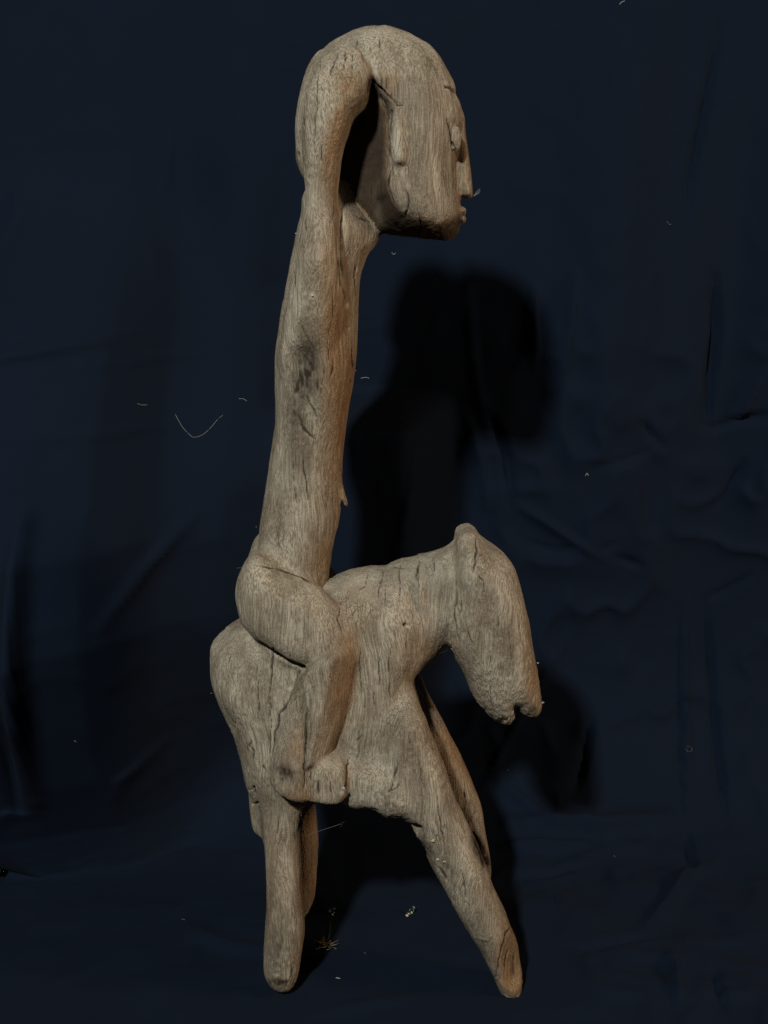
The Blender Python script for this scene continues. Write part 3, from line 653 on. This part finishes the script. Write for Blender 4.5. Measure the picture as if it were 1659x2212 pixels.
ls.new(tex((26, 26, 9), 3, 0.5, 0.6), bp2.inputs['Height']); ls.new(bp.outputs[0], bp2.inputs['Normal']); ls.new(bp2.outputs[0], bs.inputs['Normal'])
mc.materials.append(cm)

# ------------------------------------------------------------------ threads, lint and scraps
bvh_c = BVHTree.FromPolygons([Vector(v) for v in Pc.tolist()], Qc.tolist())
bvh_w = BVHTree.FromPolygons([Vector(v) for v in P.tolist()], Q.tolist())
def hit(px, py, bvh, lift=0.0006):
    d = Vector(at(px, py, 0.2) - CAM).normalized()
    r = bvh.ray_cast(Vector(CAM), d)
    if r[0] is None: return None
    n = r[1] if r[1].dot(d) < 0 else -r[1]
    return r[0] + n * lift
def plain(name, c_, rough=0.7, trans=0.0, sss=0):
    m = bpy.data.materials.new(name); nt, ns, ls, bs = nodes(m)
    t = ns.new('ShaderNodeTexCoord').outputs['Object']; n = ns.new('ShaderNodeTexNoise'); n.inputs['Scale'].default_value = 900; ls.new(t, n.inputs['Vector'])
    ls.new(mixc(ns, ls, n.outputs['Fac'], tuple(v * 0.7 for v in c_), c_), bs.inputs['Base Color'])
    bs.inputs['Roughness'].default_value = rough; bs.inputs['Transmission Weight'].default_value = trans
    return m
M_white = plain('white_fibre', (0.24, 0.24, 0.235)); M_grey = plain('grey_fibre', (0.09, 0.095, 0.10)); M_straw = plain('dry_straw', (0.36, 0.30, 0.18))
M_clear = plain('clear_flake', (0.55, 0.55, 0.53), 0.15, 0.85); M_olive = plain('dry_moss', (0.20, 0.18, 0.09)); M_dark = plain('dark_bit', (0.10, 0.075, 0.05))
def tube_geo(pts, r, k=5):
    pts = [Vector(p) for p in pts]; V = []; Fc = []
    for i, p in enumerate(pts):
        t = (pts[min(i + 1, len(pts) - 1)] - pts[max(i - 1, 0)]).normalized()
        a = t.orthogonal().normalized(); b = t.cross(a); rr = r * (0.35 if i in (0, len(pts) - 1) else 1)
        V += [p + (a * math.cos(2 * math.pi * j / k) + b * math.sin(2 * math.pi * j / k)) * rr for j in range(k)]
    for i in range(len(pts) - 1):
        for j in range(k):
            Fc.append((i * k + j, i * k + (j + 1) % k, (i + 1) * k + (j + 1) % k, (i + 1) * k + j))
    Fc += [tuple(range(k))[::-1], tuple((len(pts) - 1) * k + j for j in range(k))]
    return V, Fc
def link(name, V, Fc, mat, label=None, cat=None, group=None, parent=None):
    me = bpy.data.meshes.new(name); me.from_pydata([tuple(v) for v in V], [], Fc); me.materials.append(mat)
    me.polygons.foreach_set('use_smooth', np.ones(len(Fc), bool)); me.update()
    o = bpy.data.objects.new(name, me); col.objects.link(o)
    if parent: o.parent = parent
    if label: o['label'] = label
    if cat: o['category'] = cat
    if group: o['group'] = group
    return o
def smooth_line(pts, n=6):
    P_ = np.asarray(pts, float); out = []
    for i in range(len(P_) - 1):
        p0 = P_[max(i - 1, 0)]; p1 = P_[i]; p2 = P_[i + 1]; p3 = P_[min(i + 2, len(P_) - 1)]
        for k in range(n):
            t = k / n; out.append(0.5 * ((2 * p1) + (-p0 + p2) * t + (2 * p0 - 5 * p1 + 4 * p2 - p3) * t * t + (-p0 + 3 * p1 - 3 * p2 + p3) * t ** 3))
    out.append(P_[-1]); return out
def fibre(pts, r, label, mat, name='lint_fibre', cat='lint', group='lint fibres caught on the navy cloth', bvh=None):
    w3 = [hit(p[0], p[1], bvh or bvh_c) for p in smooth_line(pts)]
    w3 = [p for p in w3 if p is not None]; r = r * 0.42
    V, Fc = tube_geo(w3, r); link(name, V, Fc, mat, label, cat, group)
fibre([(378,895),(392,920),(408,938),(420,945),(440,938),(458,921),(470,907),(482,897)], 0.00042, 'long white thread sagging in a U shape on the hanging cloth left of the torso', M_white, 'loose_thread', 'thread', None)
fl = [([(1338,10),(1343,5),(1350,2)], .0009, 'bright lint fibre at the top edge of the cloth, right of centre', M_white),
 ([(296,872),(305,875),(318,875)], .0006, 'short white fibre on the left horizontal crease of the cloth', M_white),
 ([(515,862),(525,862),(533,867)], .0006, 'small bent white fibre up and right of the U shaped thread', M_white),
 ([(779,817),(790,815),(798,817)], .0008, 'pale double fibre on the cloth just right of the torso', M_white),
 ([(1440,478),(1446,485),(1450,484)], .0006, 'small grey hook shaped fibre on the upper right cloth', M_grey),
 ([(1264,1028),(1268,1022),(1271,1028)], .0010, 'short bright fleck on the cloth right of the head shadow', M_white),
 ([(160,1599),(165,1603)], .0009, 'white fleck on the lower left hanging cloth', M_white),
 ([(454,1496),(458,1498)], .0009, 'white fleck just left of the horse rump', M_white),
 ([(552,1137),(554,1139)], .0007, 'tiny white fleck beside the rider lower back', M_white),
 ([(510,1227),(522,1226)], .0006, 'pale fibre touching the rider hip from the left', M_grey),
 ([(392,1986),(400,1988)], .0007, 'small pale fleck on the ground cloth at the lower left', M_grey),
 ([(846,545),(850,550),(855,546)], .0007, 'pale fleck under the rider chin on the cloth', M_white),
 ([(725,2113),(735,2115)], .0012, 'bright white fleck on the ground cloth between the feet, toward the front', M_white),
 ([(786,2058),(790,2061)], .0007, 'dim fleck on the ground cloth right of the moss tuft', M_grey),
 ([(935,1402),(945,1410),(960,1408),(966,1402)], .0004, 'faint curved fibre behind the horse throat', M_grey),
 ([(1096,1663),(1100,1666)], .0007, 'dim fleck in the shadow under the horse muzzle', M_grey),
 ([(1325,1849),(1329,1851)], .0008, 'dim fleck on the crumpled ground cloth at the right', M_grey),
 ([(1484,1612),(1492,1615),(1494,1622),(1486,1624),(1483,1616)], .0006, 'small grey lint ring on the vertical pleat at the right', M_grey),
]
for pts, r, lab, m in fl: fibre(pts, r, lab, m)
# fluff at the nose tip and the muzzle
def free(pts, y, r, label, mat, name, cat, group=None):
    V, Fc = tube_geo([Vector(at(p[0], p[1], y)) for p in smooth_line(pts)], r, 4); return link(name, V, Fc, mat, label, cat, group)
t_ = bpy.data.objects.new('fluff_tuft', None); col.objects.link(t_); t_['label'] = 'wisp of white fluff stuck to the tip of the rider nose'; t_['category'] = 'fluff'
for p in ([(1019,424),(1026,420),(1030,414),(1037,408)], [(1020,426),(1028,421),(1036,416)], [(1020,425),(1030,418),(1038,411)]):
    V, Fc = tube_geo([Vector(at(a, b, YC)) for a, b in smooth_line(p)], 0.0003, 4); link('strand', V, Fc, M_grey, parent=t_)
def flake(px, py, s, mat, label, name='flake', cat='flake', bvh=None, seed=0, group=None, lift=0.0004):
    c_ = hit(px, py, bvh or bvh_w, lift); r_ = random.Random(seed); V = []; n = 10
    if c_ is None: c_ = Vector(at(px, py, YC))
    for lay in (-1, 1):
        for i in range(n):
            a = 2 * math.pi * i / n; q = s * r_.uniform(0.3, 1.25)
            V.append(c_ + Vector((math.cos(a) * q, lay * s * 0.12 + r_.uniform(-.2, .2) * s - 0.0004, math.sin(a) * q * 0.7)))
    Fc = [tuple(range(n)), tuple(range(2 * n - 1, n - 1, -1))] + [(i, i + n, (i + 1) % n + n, (i + 1) % n) for i in range(n)]
    return link(name, V, Fc, mat, label, cat, group)
flake(936, 1815, 0.0030, M_straw, 'larger pale straw coloured flake on the front leg', 'pale_flake', seed=1, group='pale flakes stuck to the wood')
flake(946, 1856, 0.0022, M_straw, 'thin pale curl on the front leg below the larger flake', 'pale_flake', seed=2, group='pale flakes stuck to the wood')
flake(960, 1861, 0.0018, M_straw, 'small pale chip at the right end of the curl on the front leg', 'pale_flake', seed=3, group='pale flakes stuck to the wood')
flake(741, 1703, 0.0024, M_white, 'white speck in the notch between foot and belly', 'white_speck', 'speck', seed=4)
flake(1170, 1518, 0.0022, M_white, 'white speck at the tip of the horse muzzle', 'white_speck', 'speck', seed=5)
flake(1160, 1432, 0.0016, M_white, 'white speck halfway down the front of the horse face', 'white_speck', 'speck', seed=6)
flake(641, 505, 0.0012, M_white, 'tiny white speck on the back edge of the raised arm', 'white_speck', 'speck', seed=8)
flake(675, 638, 0.0016, M_straw, 'tiny yellowish speck on the upper arm', 'yellow_speck', 'speck', seed=9)
flake(766, 801, 0.0014, M_white, 'tiny white speck on the front edge of the chest', 'white_speck', 'speck', seed=10)
# scraps on the ground cloth
def scrap(name, px, py, label, cat, n, spread, r, mats):
    t = bpy.data.objects.new(name, None); col.objects.link(t); t['label'] = label; t['category'] = cat
    c_ = hit(px, py, bvh_c, 0.001); t.location = c_; rr = random.Random(px)
    for i in range(n):
        a = rr.uniform(0, 2 * math.pi); L = spread * rr.uniform(0.4, 1); p = Vector((rr.gauss(0, spread * .2), rr.gauss(0, spread * .2), 0.001)); pts = [p.copy()]
        for k in range(4):
            a += rr.gauss(0, 0.6); p = p + Vector((math.cos(a), math.sin(a), rr.uniform(-.15, .35))) * L / 4; p.z = max(p.z, 0.0008); pts.append(p.copy())
        V, Fc = tube_geo(pts, r, 4); link('strand', V, Fc, mats[i % len(mats)], parent=t)
    return t
scrap('moss_tuft', 706, 2044, 'small tuft of dry moss on the ground cloth right of the hind foot', 'moss tuft', 26, 0.014, 0.0003, [M_olive, M_dark, M_olive, M_straw])
a_ = hit(712, 2018, bvh_c, 0.001); b_ = hit(706, 2042, bvh_c, 0.002); c_ = hit(714, 1995, bvh_c, 0.004)
V, Fc = tube_geo([b_, a_, c_], 0.0003, 4); link('dry_stalk', V, Fc, M_grey, 'thin stalk rising from the moss tuft', 'stalk')
def bubble(px, py, s, label, seed):
    t = bpy.data.objects.new('clear_scrap', None); col.objects.link(t); t['label'] = label; t['category'] = 'scrap'; t['group'] = 'clear crumpled scraps between the legs'
    c0 = hit(px, py, bvh_c, s * 0.5); rr = random.Random(seed); t.location = c0
    for i in range(6):
        V = []; n = 6; ax = Vector((rr.gauss(0, 1), rr.gauss(0, 1), rr.gauss(0, 1))).normalized(); o1 = ax.orthogonal().normalized(); o2 = ax.cross(o1)
        off = Vector((rr.uniform(-s, s), rr.uniform(-s, s), rr.uniform(-.4 * s, s)))
        for lay in (0, 1):
            for k in range(n):
                a = 2 * math.pi * k / n; q = s * rr.uniform(.25, .55); V.append(off + (o1 * math.cos(a) + o2 * math.sin(a)) * q + ax * (0.0004 * lay + rr.uniform(-.1, .1) * s))
        Fc = [tuple(range(n)), tuple(range(2 * n - 1, n - 1, -1))] + [(k, k + n, (k + 1) % n + n, (k + 1) % n) for k in range(n)]
        link('flake', V, Fc, M_clear if i % 3 else M_straw, parent=t)
bubble(715, 1974, 0.0045, 'clear crinkled scrap on the cloth just right of the far hind foot', 3)
bubble(885, 1976, 0.0045, 'clear crinkled scrap with a straw bit midway between front and hind legs', 5)
# cobweb below the belly
t_ = bpy.data.objects.new('cobweb', None); col.objects.link(t_); t_['label'] = 'dusty cobweb strand with bits hanging under the horse belly'; t_['category'] = 'cobweb'
for p in ([(812,1722),(780,1745),(752,1768),(735,1780),(690,1795),(662,1806)], [(752,1768),(742,1762),(735,1780)]):
    V, Fc = tube_geo([Vector(at(a, b, -0.02)) for a, b in smooth_line(p)], 0.00018, 4); link('strand', V, Fc, M_grey, parent=t_)
for px, py, s in ((752,1767,.0022), (735,1781,.0028)):
    c_ = Vector(at(px, py, -0.02)); rr = random.Random(py); V = []; Fc = []
    for i in range(6): 
        a = rr.uniform(0, 6.28); V.append(c_ + Vector((math.cos(a) * s * rr.uniform(.5, 1), rr.uniform(-s, s) * .6, math.sin(a) * s)))
    Fc = [(i, j, k) for i in range(6) for j in range(i + 1, 6) for k in range(j + 1, 6)]
    link('debris_bit', V, Fc, M_dark, parent=t_)
